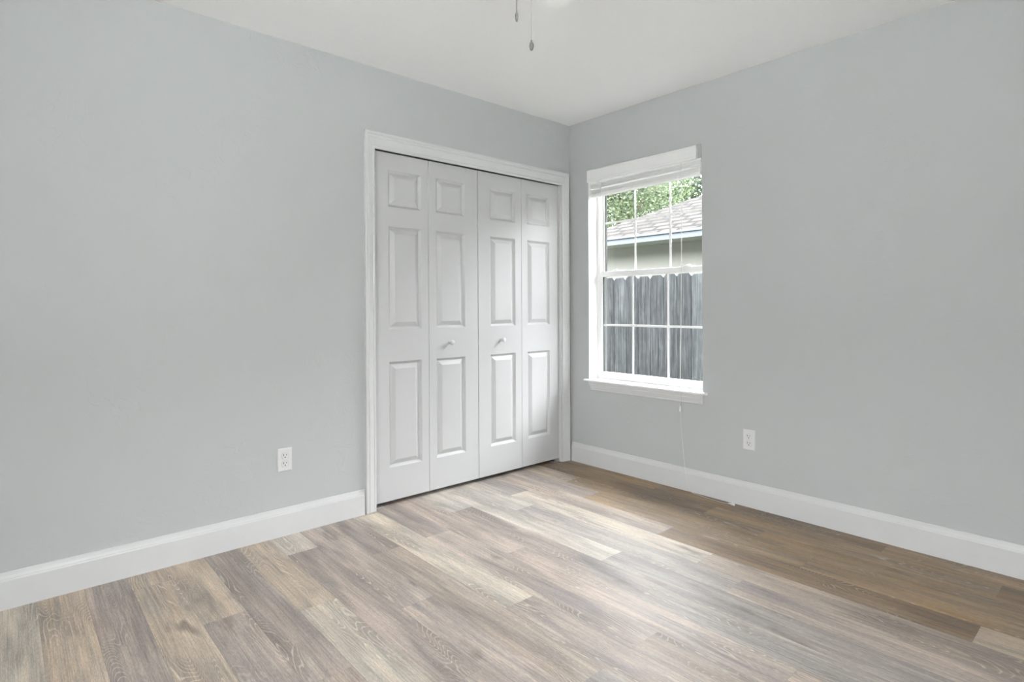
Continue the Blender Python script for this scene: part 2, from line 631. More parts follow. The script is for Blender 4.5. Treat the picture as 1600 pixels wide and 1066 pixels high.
# ================================================================== walls and ceiling
OX0, OX1, OZ = -1.581, -0.093, 2.022            # closet opening
WY0, WY1, WZ0, WZ1 = -1.063, -0.180, 0.592, 2.084   # window opening
TH = 0.115
XT = 0.165                                       # thickness of the outer wall

b = MB()
b.box((RX, 0, 0), (OX0, TH, H)).box((OX1, 0, 0), (0, TH, H)).box((OX0, 0, OZ), (OX1, TH, H))
tag(b.build('wall_left', WALL), 'pale grey-blue textured wall around the closet doors', 'wall', kind='structure')
b = MB()
b.box((0, RY, 0), (XT, WY0, H)).box((0, WY1, 0), (XT, 0.9, H)).box((0, WY0, 0), (XT, WY1, WZ0)).box((0, WY0, WZ1), (XT, WY1, H))
tag(b.build('wall_right', WALL), 'pale grey-blue wall around the window', 'wall', kind='structure')
# openings for two windows added in the unseen walls to let in fill light
QX0, QX1, QZ0, QZ1 = -2.95, -2.25, 0.50, 2.20
PY0, PY1 = -3.45, -2.00
b = MB()
b.box((RX, RY - XT, 0), (QX0, RY, H)).box((QX1, RY - XT, 0), (XT, RY, H)).box((QX0, RY - XT, 0), (QX1, RY, QZ0)).box((QX0, RY - XT, QZ1), (QX1, RY, H))
tag(b.build('wall_front', WALL), 'pale grey-blue wall behind the camera', 'wall', kind='structure')
b = MB()
b.box((RX - XT, RY - XT, 0), (RX, PY0, H)).box((RX - XT, PY1, 0), (RX, 0.9, H)).box((RX - XT, PY0, 0), (RX, PY1, QZ0)).box((RX - XT, PY0, QZ1), (RX, PY1, H))
tag(b.build('wall_back', WALL), 'pale grey-blue wall left of the camera', 'wall', kind='structure')
tag(MB().box((RX - TH, RY - XT, H), (XT, 0.9, H + 0.12)).build('ceiling', CEIL), 'smooth white ceiling', 'ceiling', kind='structure')
b = MB()
b.box((RX, 0.72, 0), (0, 0.9, H)).box((OX0 - 0.35, TH, 0), (OX0 - 0.25, 0.72, H))
tag(b.build('wall_closet', WALL), 'wall inside the closet behind the folding doors', 'wall', kind='structure')


# ------------------------------------------------------------------ baseboards
BP = [(0, 0), (0.0140, 0), (0.0140, 0.1050), (0.0128, 0.1085), (0.0112, 0.1100), (0.0112, 0.1125), (0.0098, 0.1160),
      (0.0072, 0.1225), (0.0058, 0.1290), (0.0050, 0.1340), (0.0038, 0.1358), (0, 0.1358)]
b = MB()
xe = -1.6385
rings = [[(x, -t, z) for t, z in BP] for x in (RX, xe - 0.014)]
for k in range(1, 6):                            # rounded return at the casing
    a = k / 5 * math.pi / 2
    rings.append([(xe - 0.014 + 0.014 * math.sin(a), -t * max(math.cos(a), 0.02), z - (0.004 * (k / 5) ** 2 if z > 0.13 else 0)) for t, z in BP])
b.sweep(rings)
tag(b.build('baseboard_left', TRIM), 'white baseboard under the wall left of the closet', 'baseboard', kind='structure')
b = MB()
b.sweep([[(-t, y, z) for t, z in BP] for y in (-0.0185, RY)])
tag(b.build('baseboard_right', TRIM), 'white baseboard under the window wall', 'baseboard', kind='structure')

# ------------------------------------------------------------------ closet casing (moulded trim)
def casing_profile(w):
    # (distance from the outer edge, thickness)
    return [(0, 0), (0, 0.0165), (0.06 * w, 0.0180), (0.17 * w, 0.0180), (0.21 * w, 0.0150), (0.30 * w, 0.0142), (0.36 * w, 0.0162),
            (0.43 * w, 0.0142), (0.62 * w, 0.0118), (0.80 * w, 0.0088), (0.85 * w, 0.0110), (0.93 * w, 0.0108), (1.0 * w, 0.0090), (1.0 * w, 0)]


CL, CR, CT = -1.6365, -0.0195, 2.0835             # outer edges of the casing
IL, IR, IT = -1.5745, -0.0870, 1.9925             # inner edges
pl, pr, ph = casing_profile(IL - CL), casing_profile(CR - IR), casing_profile(CT - IT)
b = MB()
b.sweep([[(CL + d, -t, 0.001) for d, t in pl], [(CL + d, -t, CT - e[0]) for (d, t), e in zip(pl, ph)]])
b.sweep([[(CR - d, -t, 0.001) for d, t in pr], [(CR - d, -t, CT - e[0]) for (d, t), e in zip(pr, ph)]])
b.sweep([[(CL + d[0], -e[1], CT - e[0]) for d, e in zip(pl, ph)], [(CR - d[0], -e[1], CT - e[0]) for d, e in zip(pr, ph)]])
cas = b.build('trim_1', TRIM)
tag(cas, 'white moulded casing around the folding closet doors', 'door casing', kind='structure')
b = MB()
b.box((OX0 - 0.0005, 0, 0), (OX0 + 0.0035, TH, OZ)).box((OX1 - 0.0035, 0, 0), (OX1 + 0.0005, TH, OZ)).box((OX0, 0, OZ - 0.004), (OX1, TH, OZ + 0.001))
tag(b.build('trim_2', TRIM), 'white jamb lining the closet opening', 'door jamb', kind='structure')
b = MB()
b.box((OX0 + 0.01, 0.034, OZ - 0.020), (OX1 - 0.01, 0.050, OZ - 0.0042))
tag(b.build('trim_3', GREYM), 'grey metal track above the folding closet doors', 'door track', kind='structure')


# ------------------------------------------------------------------ bifold doors
ZD0, ZD1, YF, DT = 0.0245, 1.9915, 0.0235, 0.034
PZ = [(0.2115, 0.8100), (0.9930, 1.5770), (1.6875, 1.8945)]
RINGS = [(0.0, 0.0), (0.003, 0.0032), (0.008, 0.0100), (0.0130, 0.0142), (0.0155, 0.0147), (0.022, 0.0115), (0.033, 0.0050), (0.0415, 0.0008), (0.044, 0.0006)]


def leaf(x0, x1, px0, px1):
    """door leaf with three raised panels, front facing -y"""
    b = MB()
    xs = [x0, px0, px1, x1]
    zs = [ZD0] + [z for p in PZ for z in p] + [ZD1]
    e = 0.0025
    for i in range(3):
        for k in range(len(zs) - 1):
            if i == 1 and k % 2 == 1:
                a0, a1, c0, c1 = xs[1], xs[2], zs[k], zs[k + 1]
                rs = []
                for off, dep in RINGS:
                    rs.append([(a0 + off, YF + dep, c0 + off), (a1 - off, YF + dep, c0 + off), (a1 - off, YF + dep, c1 - off), (a0 + off, YF + dep, c1 - off)])
                b.sweep(rs, closed=True, cap=False)
                n = len(b.v)
                b.f.append((n - 4, n - 3, n - 2, n - 1))
                b.s.append(False)
            else:
                q0, q1 = xs[i] + (e if i == 0 else 0), xs[i + 1] - (e if i == 2 else 0)
                r0, r1 = zs[k] + (e if k == 0 else 0), zs[k + 1] - (e if k == len(zs) - 2 else 0)
                b.add([(q0, YF, r0), (q1, YF, r0), (q1, YF, r1), (q0, YF, r1)], [(0, 1, 2, 3)])
    # rounded arris, edges and back
    R0 = [(x0 + e, YF, ZD0 + e), (x1 - e, YF, ZD0 + e), (x1 - e, YF, ZD1 - e), (x0 + e, YF, ZD1 - e)]
    R1 = [(x0 + 0.0007, YF + 0.0007, ZD0 + 0.0007), (x1 - 0.0007, YF + 0.0007, ZD0 + 0.0007), (x1 - 0.0007, YF + 0.0007, ZD1 - 0.0007), (x0 + 0.0007, YF + 0.0007, ZD1 - 0.0007)]
    R2 = [(x0, YF + e, ZD0), (x1, YF + e, ZD0), (x1, YF + e, ZD1), (x0, YF + e, ZD1)]
    R3 = [(x0, YF + DT, ZD0), (x1, YF + DT, ZD0), (x1, YF + DT, ZD1), (x0, YF + DT, ZD1)]
    b.sweep([R0, R1, R2, R3], closed=True, cap=False)
    n = len(b.v)
    b.f.append((n - 4, n - 3, n - 2, n - 1))
    b.s.append(False)
    bm = bmesh.new()
    vv = [bm.verts.new(p) for p in b.v]
    for f in b.f:
        try:
            bm.faces.new([vv[i] for i in f])
        except ValueError:
            pass
    bmesh.ops.remove_doubles(bm, verts=bm.verts[:], dist=1e-5)
    return MB().bm(bm)


KNOB = [(0.0, 0.0), (0.0105, 0.0), (0.0108, 0.002), (0.0085, 0.0045), (0.0068, 0.009), (0.0066, 0.015), (0.0085, 0.0185), (0.0125, 0.0215), (0.0152, 0.0255),
        (0.0155, 0.029), (0.0140, 0.0325), (0.0095, 0.0350), (0.004, 0.0360), (0.0, 0.0361)]


def bifold(name, xa, leaves, kx, label):
    root = empty(name, (xa, 0.04, 0), label, 'closet door', kind='structure')
    for i, (x0, x1, p0, p1) in enumerate(leaves):
        lf = part(root, 'door_leaf', leaf(x0, x1, p0, p1), DOOR)
        if x0 < kx < x1:
            part(lf, 'knob', MB().lathe([(r, -h) for r, h in KNOB], (kx, YF + 0.0003, 0.9025), 'y', 28), TRIM)
    # pivot pins top and bottom
    px = leaves[0][0] + 0.03 if kx < -0.8 else leaves[1][1] - 0.03
    sg = 1 if kx < -0.8 else -1
    part(root, 'pivot_pin', MB().lathe([(0.0, 0.0), (0.005, 0.0), (0.005, ZD0), (0.0, ZD0)], (px, YF + DT / 2, 0.0022), 'z', 12), GREYM)
    part(root, 'floor_bracket', MB().bbox((px - sg * 0.027, YF - 0.002, 0.0002), (px + sg * 0.035, YF + 0.034, 0.0024), 0.0005).bbox((px - sg * 0.029, YF - 0.002, 0.0002), (px - sg * 0.0265, YF + 0.034, 0.020), 0.0005), STEEL)
    return root


bifold('door_1', -1.3905, [(-1.5755, -1.2085, -1.4760, -1.2575), (-1.2065, -0.8365, -1.1545, -0.9370)], -1.0560,
       'left pair of white six-panel folding closet doors with a small white knob')
bifold('door_2', -0.4655, [(-0.8325, -0.4595, -0.7330, -0.5145), (-0.4575, -0.0990, -0.4040, -0.1890)], -0.6430,
       'right pair of white six-panel folding closet doors beside the room corner')

# ================================================================== window
win = empty('window_1', (0.10, (WY0 + WY1) / 2, WZ0), 'white single-hung window with gridded sashes in the right wall', 'window', kind='structure')
XF = 0.094                                        # room face of the vinyl frame
# painted returns of the opening
b = MB()
b.box((0.0006, WY1 - 0.0012, WZ0), (XF + 0.03, WY1 + 0.001, WZ1)).box((0.0006, WY0 - 0.001, WZ0), (XF + 0.03, WY0 + 0.0012, WZ1)).box((0.0006, WY0, WZ1 - 0.0012), (XF + 0.03, WY1, WZ1 + 0.001))
part(win, 'reveal_lining', b, STOOL)
FW = 0.024
b = MB()
b.bbox((XF, WY1 - 0.0012, 0.606), (0.160, WY1 - FW, WZ1), 0.0015).bbox((XF, WY0 + 0.0012, 0.606), (0.160, WY0 + FW, WZ1), 0.0015)
b.bbox((XF, WY0, WZ1 - FW - 0.012), (0.160, WY1, WZ1 - 0.001), 0.0015).bbox((XF + 0.004, WY0, 0.600), (0.160, WY1, 0.618), 0.0015)
part(win, 'frame', b, VINYL)
b = MB().box((0.1265, WY1 - FW - 0.010, 0.619), (0.1585, WY1 - FW - 0.0002, 1.335)).box((0.1265, WY0 + FW + 0.0002, 0.619), (0.1585, WY0 + FW + 0.010, 1.335))
part(win, 'screen_track', b, SEAL)


def sash(name, xa, xb, y0, y1, z0, z1, st, bot, top, zmid, ym, rail_label=None):
    s = MB()
    s.bbox((xa, y1 - st, z0), (xb, y1, z1), 0.002).bbox((xa, y0, z0), (xb, y0 + st, z1), 0.002)
    s.bbox((xa - 0.001, y0, z0), (xb, y1, z0 + bot), 0.0025).bbox((xa - 0.001, y0, z1 - top), (xb, y1, z1), 0.0025)
    so = part(win, name, s, VINYL)
    g = MB()
    xg = (xa + xb) / 2
    g.box((xg - 0.002, y0 + st - 0.004, z0 + bot - 0.004), (xg + 0.002, y1 - st + 0.004, z1 - top + 0.004))
    part(so, 'glass_pane', g, GLASS)
    m = MB()
    for y in ym:
        m.bbox((xg - 0.0055, y - 0.0072, z0 + bot - 0.002), (xg - 0.0025, y + 0.0072, z1 - top + 0.002), 0.001)
    m.bbox((xg - 0.0060, y0 + st - 0.002, zmid - 0.0072), (xg - 0.0030, y1 - st + 0.002, zmid + 0.0072), 0.001)
    part(so, 'muntin_grid', m, VINYL)
    w = MB()
    for (p, q) in (((y1 - st, z0 + bot), (y1 - st - 0.0035, z1 - top)), ((y0 + st, z0 + bot), (y0 + st + 0.0035, z1 - top))):
        w.box((xg - 0.007, p[0], p[1]), (xg - 0.0021, q[0], q[1]))
        w.box((xg + 0.0021, p[0] + (0.001 if p[0] > -0.6 else -0.001), p[1] - 0.001), (xb + 0.001, q[0], q[1] + 0.001))
    part(so, 'glazing_seal', w, SEAL)
    return so


YS0, YS1 = WY0 + 0.012, WY1 - 0.010
lower = sash('lower_sash', 0.099, 0.124, YS0, YS1, 0.6175, 1.3660, 0.033, 0.036, 0.036, 0.9870, (-0.4810, -0.7570))
upper = sash('upper_sash', 0.129, 0.154, YS0, YS1, 1.3360, 2.0500, 0.030, 0.030, 0.030, 1.7150, (-0.4810, -0.7570))
for yy in (-0.335, -0.900):
    b = MB()
    b.bbox((0.1005, yy - 0.026, 1.3655), (0.1225, yy + 0.026, 1.3695), 0.001)
    b.lathe([(0.0, 0.0), (0.010, 0.0), (0.010, 0.006), (0.007, 0.009), (0.0, 0.0095)], (0.112, yy, 1.3690), 'z', 16)
    b.tube([(0.112, yy, 1.3765), (0.105, yy - 0.014, 1.3772), (0.101, yy - 0.024, 1.3765)], [0.0045, 0.004, 0.003], 8)
    part(lower, 'sash_lock', b, VINYL)
# stool and apron
b = MB()
SP = [(XF + 0.004, 0.592), (-0.022, 0.592), (-0.0275, 0.5935), (-0.030, 0.5975), (-0.0295, 0.602), (-0.026, 0.6055), (-0.021, 0.6065), (XF + 0.004, 0.6065)]
b.sweep([[(x, y, z) for x, z in SP] for y in (WY0 + 0.0013, WY1 - 0.0013)])
SN = [(0.0005, 0.592), (-0.022, 0.592), (-0.0275, 0.5935), (-0.030, 0.5975), (-0.0295, 0.602), (-0.026, 0.6055), (-0.021, 0.6065), (0.0005, 0.6065)]
b.sweep([[(x, y, z) for x, z in SN] for y in (-1.0930, WY0 + 0.0014)])
b.sweep([[(x, y, z) for x, z in SN] for y in (WY1 - 0.0014, -0.1510)])
part(win, 'window_sill', b, STOOL)
b = MB()
AP = [(0.0002, 0.5915), (-0.0195, 0.5915), (-0.0190, 0.580), (-0.0165, 0.575), (-0.0165, 0.566), (-0.0150, 0.563), (-0.0120, 0.552), (-0.0095, 0.545), (-0.0095, 0.5365), (-0.007, 0.5345), (0.0002, 0.5345)]
b.sweep([[(x, (-1.072 if x < -0.001 else -1.072) + (0.5915 - z) * 0.10, z) for x, z in AP], [(x, -0.186 - (0.5915 - z) * 0.32, z) for x, z in AP]])
part(win, 'apron', b, TRIM)

# ------------------------------------------------------------------ blind
BY0, BY1 = -1.0325, -0.1845
bl = empty('window_blind', (0.02, (BY0 + BY1) / 2, 2.07), 'white faux-wood blind raised to the top of the window with hanging cords', 'blind')
b = MB()
VP = [(-0.0105, 1.9950), (-0.0125, 1.9985), (-0.0125, 2.0090), (-0.0110, 2.0125), (-0.0110, 2.0600), (-0.0125, 2.0640), (-0.0125, 2.0745), (-0.0105, 2.0775), (-0.0035, 2.0775), (-0.0035, 1.9950)]
b.sweep([[(x, y, z) for x, z in VP] for y in (BY0, -0.1775)])
part(bl, 'valance', b, BLIND)
b = MB()
b.bbox((0.002, BY0 - 0.012, 2.028), (0.052, BY1 - 0.004, 2.076), 0.002)
part(bl, 'head_rail', b, BLIND)
b = MB()
for (x0, x1, z0, z1) in ((-0.003, -0.0015, 1.998, 2.082), (-0.003, 0.055, 2.080, 2.0825), (-0.003, 0.055, 2.020, 2.023), (-0.003, 0.004, 2.000, 2.0025)):
    b.box((x0, -1.0605, z0), (x1, -1.0345, z1))
b.box((-0.003, -1.0615, 1.990), (0.056, -1.0600, 2.0825)).box((-0.0015, -1.0355, 2.03), (0.05, -1.0345, 2.075))
part(bl, 'mounting_bracket', b, STEEL, 'grey metal bracket at the right end')
b = MB()
rr = random.Random(5)
YL, YR = -0.199, -1.052
NS = 17


def slat(zl, zr, x0, th, wob):
    n = 8
    rings = []
    for i in range(n + 1):
        u = i / n
        y = YL + (YR - YL) * u
        z = zl + (zr - zl) * u - 0.0022 * math.sin(math.pi * ((u * 2) % 1.0)) + wob * math.sin(u * 9)
        rings.append([(x0, y, z + 0.0008), (x0 + 0.001, y, z), (x0 + 0.049, y, z), (x0 + 0.050, y, z + 0.0008), (x0 + 0.050, y, z + th), (x0 + 0.001, y, z + th + 0.0003), (x0, y, z + th - 0.0004)])
    b.sweep(rings)


for i in range(NS):
    gap = 0.0 if i < 7 else 0.010
    zz = 1.9235 + i * 0.00345 + gap
    slat(zz - 0.013 + i * 0.0004, zz + rr.uniform(-0.0003, 0.0003), 0.002 + rr.uniform(-0.0022, 0.0022), 0.0028, 0.0003)
part(bl, 'slat_stack', b, BLIND)
b = MB()
BR = [(0.000, 0.003), (0.003, 0.0), (0.048, 0.0), (0.051, 0.003), (0.051, 0.015), (0.048, 0.018), (0.003, 0.018), (0.000, 0.015)]
b.sweep([[(x, y, z + zo) for x, z in BR] for y, zo in ((YL, 1.8905), (YR, 1.9035))])
part(bl, 'bottom_rail', b, BLIND)
for yy, zb in ((-0.298, 1.889), (-0.922, 1.9005)):
    b = MB()
    for dy in (-0.006, 0.006):
        b.tube([(-0.0015, yy + dy, 2.030), (-0.0025, yy + dy, 1.960), (-0.0015, yy + dy, zb + 0.014), (0.004, yy + dy, zb - 0.0005)], 0.0008, 6)
    b.bbox((-0.002, yy - 0.009, zb), (0.0005, yy + 0.009, zb + 0.018), 0.0005)
    part(bl, 'ladder_cord', b, CORD)
# tilt wand at the left
b = MB()
b.tube([(-0.001, -0.302, 2.024), (-0.004, -0.3, 1.985), (-0.0035, -0.292, 1.65), (-0.002, -0.2855, 1.39)], 0.0022, 6)
b.tube([(-0.002, -0.2855, 1.395), (-0.002, -0.285, 1.368)], [0.0026, 0.0036], 8)
part(bl, 'tilt_wand', b, CORD)
# lift cords at the right
TASSEL = [(0.0, 0.0), (0.0062, 0.0), (0.0070, 0.003), (0.0068, 0.012), (0.0045, 0.026), (0.0028, 0.034), (0.0015, 0.036), (0.0, 0.036)]
b = MB()
b.tube([(0.0, -0.927, 2.024), (-0.006, -0.929, 1.975), (-0.0075, -0.9315, 1.90), (-0.010, -0.932, 1.36), (-0.034, -0.932, 0.61), (-0.034, -0.932, 0.51)], 0.0009, 6)
lc = part(bl, 'lift_cord', b, CORD)
part(lc, 'cord_tassel', MB().lathe(TASSEL, (-0.034, -0.932, 0.4785), 'z', 14), CORD)
part(lc, 'cord_stop', MB().bbox((-0.0135, -0.9360, 1.326), (-0.0065, -0.9285, 1.379), 0.002), CORD)
b = MB()
pts = [(0.0005, -0.921, 2.024), (-0.005, -0.923, 1.975), (-0.0065, -0.9255, 1.90), (-0.009, -0.928, 1.36), (-0.0325, -0.9275, 0.61), (-0.026, -0.930, 0.40),
       (-0.020, -0.950, 0.16), (-0.0185, -0.965, 0.06), (-0.021, -0.985, 0.012), (-0.026, -1.01, 0.0012), (-0.034, -1.06, 0.0012), (-0.049, -1.14, 0.0012), (-0.055, -1.21, 0.0012), (-0.0535, -1.250, 0.0045)]
b.tube(pts, 0.0009, 6)
lc2 = part(bl, 'lift_cord', b, CORD)
tm = Matrix.Rotation(math.radians(90), 4, 'X') @ Matrix.Scale(1, 4)
part(lc2, 'cord_tassel', MB().lathe(TASSEL, (-0.0535, -1.284, 0.0072), 'y', 14), CORD)


# ================================================================== outlets
def outlet(label, place):
    """built facing -y around the origin, then turned onto its wall by place"""
    root = empty('wall_outlet', (0, 0, 0), label, 'outlet', 'wall outlets')
    w, h, d = 0.0350, 0.0571, 0.0062
    b = MB()
    rs = []
    for ins, dep in ((0.0, 0.0), (0.0, 0.0018), (0.0010, 0.0036), (0.0035, 0.0054), (0.0060, d)):
        rs.append([(-w + ins, -dep, -h + ins), (w - ins, -dep, -h + ins), (w - ins, -dep, h - ins), (-w + ins, -dep, h - ins)])
    b.sweep(rs)
    pl_ = b.build('cover_plate', PLATE, root)
    for zc in (0.0195, -0.0195):
        ring = []
        for k in range(28):
            a = 2 * math.pi * k / 28
            x, z = 0.0172 * math.cos(a), 0.0172 * math.sin(a)
            ring.append((x, max(-0.0145, min(0.0145, z))))
        b = MB()
        b.sweep([[(x * s, -y, zc + z * s) for x, z in ring] for s, y in ((1.0, d - 0.0015), (1.0, d + 0.0008), (0.96, d + 0.0014))])
        rc = b.build('receptacle', PLATE, root)
        b = MB()
        b.box((-0.0085, -(d + 0.0017), zc - 0.0005), (-0.0055, -(d + 0.0005), zc + 0.0090))
        b.box((0.0055, -(d + 0.0017), zc + 0.0008), (0.0082, -(d + 0.0005), zc + 0.0080))
        b.lathe([(0.0, -(d + 0.0005)), (0.0030, -(d + 0.0005)), (0.0030, -(d + 0.0017)), (0.0, -(d + 0.0017))], (0, 0, zc - 0.0070), 'y', 12)
        b.build('socket_slot', SLOT, rc)
        # flat grey ring standing for the shaded gap round the receptacle
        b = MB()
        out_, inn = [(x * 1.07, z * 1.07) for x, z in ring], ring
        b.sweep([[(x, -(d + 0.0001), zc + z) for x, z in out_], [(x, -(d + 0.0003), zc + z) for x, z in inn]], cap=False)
        b.build('receptacle_gap_shade', STEEL, rc)
    b = MB().lathe([(0.0, -d + 0.001), (0.0034, -d + 0.001), (0.0034, -(d + 0.0006)), (0.0022, -(d + 0.0012)), (0.0, -(d + 0.0013))], (0, 0, 0), 'y', 14)
    b.build('screw', PLATE, root)
    root.matrix_world = place
    return root


outlet('white duplex outlet on the wall left of the closet', Matrix.Translation((-2.0680, -0.0002, 0.3711)))
outlet('white duplex outlet below and right of the window', Matrix.Translation((-0.0002, -1.3443, 0.3716)) @ Matrix.Rotation(math.radians(-90), 4, 'Z'))

# ================================================================== ceiling fan
FD, FL = 1.562, -0.014
FC = Vector((CAM[0], CAM[1], 0)) + _fw * FD + _rt * FL
ZB = 2.170
fan = empty('ceiling_fan', (FC.x, FC.y, H), 'white ceiling fan at the top edge with two hanging pull chains', 'ceiling fan')
part(fan, 'mounting_canopy', MB().lathe([(0.0, H), (0.085, H), (0.086, H - 0.012), (0.075, H - 0.040), (0.050, H - 0.060), (0.0, H - 0.060)], (FC.x, FC.y, 0), 'z', 40), FANW)
part(fan, 'motor_housing', MB().lathe([(0.0, H - 0.055), (0.045, H - 0.058), (0.095, H - 0.085), (0.120, H - 0.115), (0.124, H - 0.160), (0.118, H - 0.200), (0.095, H - 0.232), (0.055, H - 0.242), (0.0, H - 0.242)], (FC.x, FC.y, 0), 'z', 48), FANW)
part(fan, 'switch_housing', MB().lathe([(0.0, ZB + 0.035), (0.058, ZB + 0.035), (0.062, ZB + 0.015), (0.060, ZB - 0.045), (0.045, ZB - 0.065), (0.0, ZB - 0.068)], (FC.x, FC.y, 0), 'z', 40), FANW)
AX = math.radians(25)                             # this blade points away from the camera, a little right
RB, BW, CRN = 0.490, 0.058, 0.030
outline = []
def _arc(cx, cy, r, a0, a1, n=7):
    return [(cx + r * math.cos(a0 + (a1 - a0) * i / n), cy + r * math.sin(a0 + (a1 - a0) * i / n)) for i in range(n + 1)]
outline += _arc(RB - CRN, -BW + CRN, CRN, -math.pi / 2, 0)
outline += _arc(RB - 0.085, BW - 0.085, 0.085, 0, math.pi / 2, 10)
outline += _arc(0.17 + 0.03, 0.050 - 0.03, 0.03, math.pi / 2, math.pi)
outline += _arc(0.17 + 0.03, -0.050 + 0.03, 0.03, math.pi, 3 * math.pi / 2)
for k in range(5):
    a = AX + k * 2 * math.pi / 5
    ax = _fw * math.cos(a) + _rt * math.sin(a)
    sd_ = _rt * math.cos(a) - _fw * math.sin(a)
    c0 = Vector((FC.x, FC.y, ZB))
    tilt = math.tan(math.radians(9))

    def P(u, v, w):
        return c0 + ax * u + sd_ * v + Vector((0, 0, w + v * tilt * (0.35 if k else 0.0)))
    b = MB()
    b.sweep([[P(u, v, 0.0) for u, v in outline], [P(u, v, 0.006) for u, v in outline]])
    bd = part(fan, 'blade', b, FANW)
    b = MB()
    iron = [(0.085, -0.016), (0.15, -0.012), (0.19, -0.034), (0.235, -0.034), (0.25, -0.02), (0.25, 0.02), (0.235, 0.034), (0.19, 0.034), (0.15, 0.012), (0.085, 0.016)]
    b.sweep([[P(u, v, 0.0062) for u, v in iron], [P(u, v, 0.0102) for u, v in iron]])
    part(bd, 'blade_iron', b, FANW)


def chain(u, v_bottom, pend, mat, rad, depth):
    px = Vector((CAM[0], CAM[1], 0)) + _fw * depth + _rt * ((u - 800) / FPX * depth)
    z = CAM[2] + (V0 - v_bottom) / FPX * depth
    top = z + pend[-1][1]
    b = MB()
    b.tube([(px.x, px.y, ZB - 0.055), (px.x, px.y, top - 0.002)], rad, 6)
    nb = int((ZB - 0.06 - top) / 0.0042)
    for i in range(nb if rad > 0.0008 else 0):
        zc = top + 0.002 + i * 0.0042
        b.lathe([(0.0, -0.0014), (rad * 1.5, 0.0), (0.0, 0.0014)], (px.x, px.y, zc), 'z', 6)
    ch = part(fan, 'pull_chain', b, mat)
    part(ch, 'pendant', MB().lathe(pend, (px.x, px.y, z), 'z', 20), PEWTER)


chain(809.6, 34.6, [(0.0, 0.0), (0.0020, 0.001), (0.0040, 0.008), (0.0046, 0.016), (0.0042, 0.022), (0.0028, 0.026), (0.0022, 0.027), (0.0024, 0.031), (0.0, 0.0325)], GREYM, 0.0011, FD)
chain(832.4, 79.0, [(0.0, 0.0), (0.0032, 0.0005), (0.0052, 0.005), (0.0066, 0.011), (0.0060, 0.018), (0.0036, 0.022), (0.0022, 0.024), (0.0020, 0.028), (0.0, 0.029)], FINE, 0.0005, FD + 0.01)

# ================================================================== windows added out of view for fill light
w2 = empty('fill_window_2', ((QX0 + QX1) / 2, RY - 0.1, QZ0), 'unseen white window added behind the camera for fill light', 'window', kind='structure')
b = MB()
ya, yb = RY - 0.13, RY - 0.08
b.bbox((QX0, ya, QZ0), (QX0 + 0.05, yb, QZ1), 0.003).bbox((QX1 - 0.05, ya, QZ0), (QX1, yb, QZ1), 0.003)
b.bbox((QX0, ya, QZ0), (QX1, yb, QZ0 + 0.05), 0.003).bbox((QX0, ya, QZ1 - 0.05), (QX1, yb, QZ1), 0.003)
xm = (QX0 + QX1) / 2
b.bbox((xm - 0.03, ya, QZ0), (xm + 0.03, yb, QZ1), 0.003)
part(w2, 'frame', b, VINYL)
for x0, x1 in ((QX0 + 0.05, xm - 0.03), (xm + 0.03, QX1 - 0.05)):
    part(w2, 'glass_pane', MB().box((x0, RY - 0.107, QZ0 + 0.05), (x1, RY - 0.103, QZ1 - 0.05)), GLASS)

w3 = empty('fill_window_3', (RX - 0.1, (PY0 + PY1) / 2, QZ0), 'unseen white window added left of the camera for fill light', 'window', kind='structure')  # another added window, out of view, for fill light
b = MB()
xa, xb = RX - 0.13, RX - 0.08
b.bbox((xa, PY0, QZ0), (xb, PY0 + 0.05, QZ1), 0.003).bbox((xa, PY1 - 0.05, QZ0), (xb, PY1, QZ1), 0.003)
b.bbox((xa, PY0, QZ0), (xb, PY1, QZ0 + 0.05), 0.003).bbox((xa, PY0, QZ1 - 0.05), (xb, PY1, QZ1), 0.003)
ym_ = (PY0 + PY1) / 2
b.bbox((xa, ym_ - 0.03, QZ0), (xb, ym_ + 0.03, QZ1), 0.003)
part(w3, 'frame', b, VINYL)
for y0, y1 in ((PY0 + 0.05, ym_ - 0.03), (ym_ + 0.03, PY1 - 0.05)):
    part(w3, 'glass_pane', MB().box((RX - 0.107, y0, QZ0 + 0.05), (RX - 0.103, y1, QZ1 - 0.05)), GLASS)

# ================================================================== outside
GZ = -0.40
tag(MB().box((-30, -30, GZ - 0.2), (60, 60, GZ)).build('ground', DIRT), 'grassy ground outside', 'ground', kind='structure')
tag(MB().box((RX - 9, RY - 9, GZ + 0.001), (0.4, RY - XT - 0.01, GZ + 0.05)).box((RX - 9, RY - XT - 0.01, GZ + 0.001), (RX - XT - 0.01, 3.0, GZ + 0.05)).build('bounce_slab', BOUNCE), 'unseen pale slab added to bounce daylight in through the fill windows', 'bounce_slab', kind='structure')  # unseen slab added to bounce sky light up at the ceiling
b = MB().box((RX - 1.7, RY - 1.7, H + 0.125), (0.90, 8.0, H + 0.24))  # unseen overhangs sized to cut high sky at the fence and windows
tag(b.build('roof', SOFFIT), 'unseen roof slab with overhangs shaped to block high sky light', 'roof', kind='structure')
b = MB().box((RX - TH, RY - XT, GZ), (XT, 0.9, -0.055)).box((RX - TH, 0.905, GZ), (XT, 7.2, H + 0.12))  # tall second box added out of view to block sky from the side
tag(b.build('foundation_and_skyblock', SIDING), 'base of the room with an unseen block added to cut side sky light', 'foundation_and_skyblock', kind='structure')

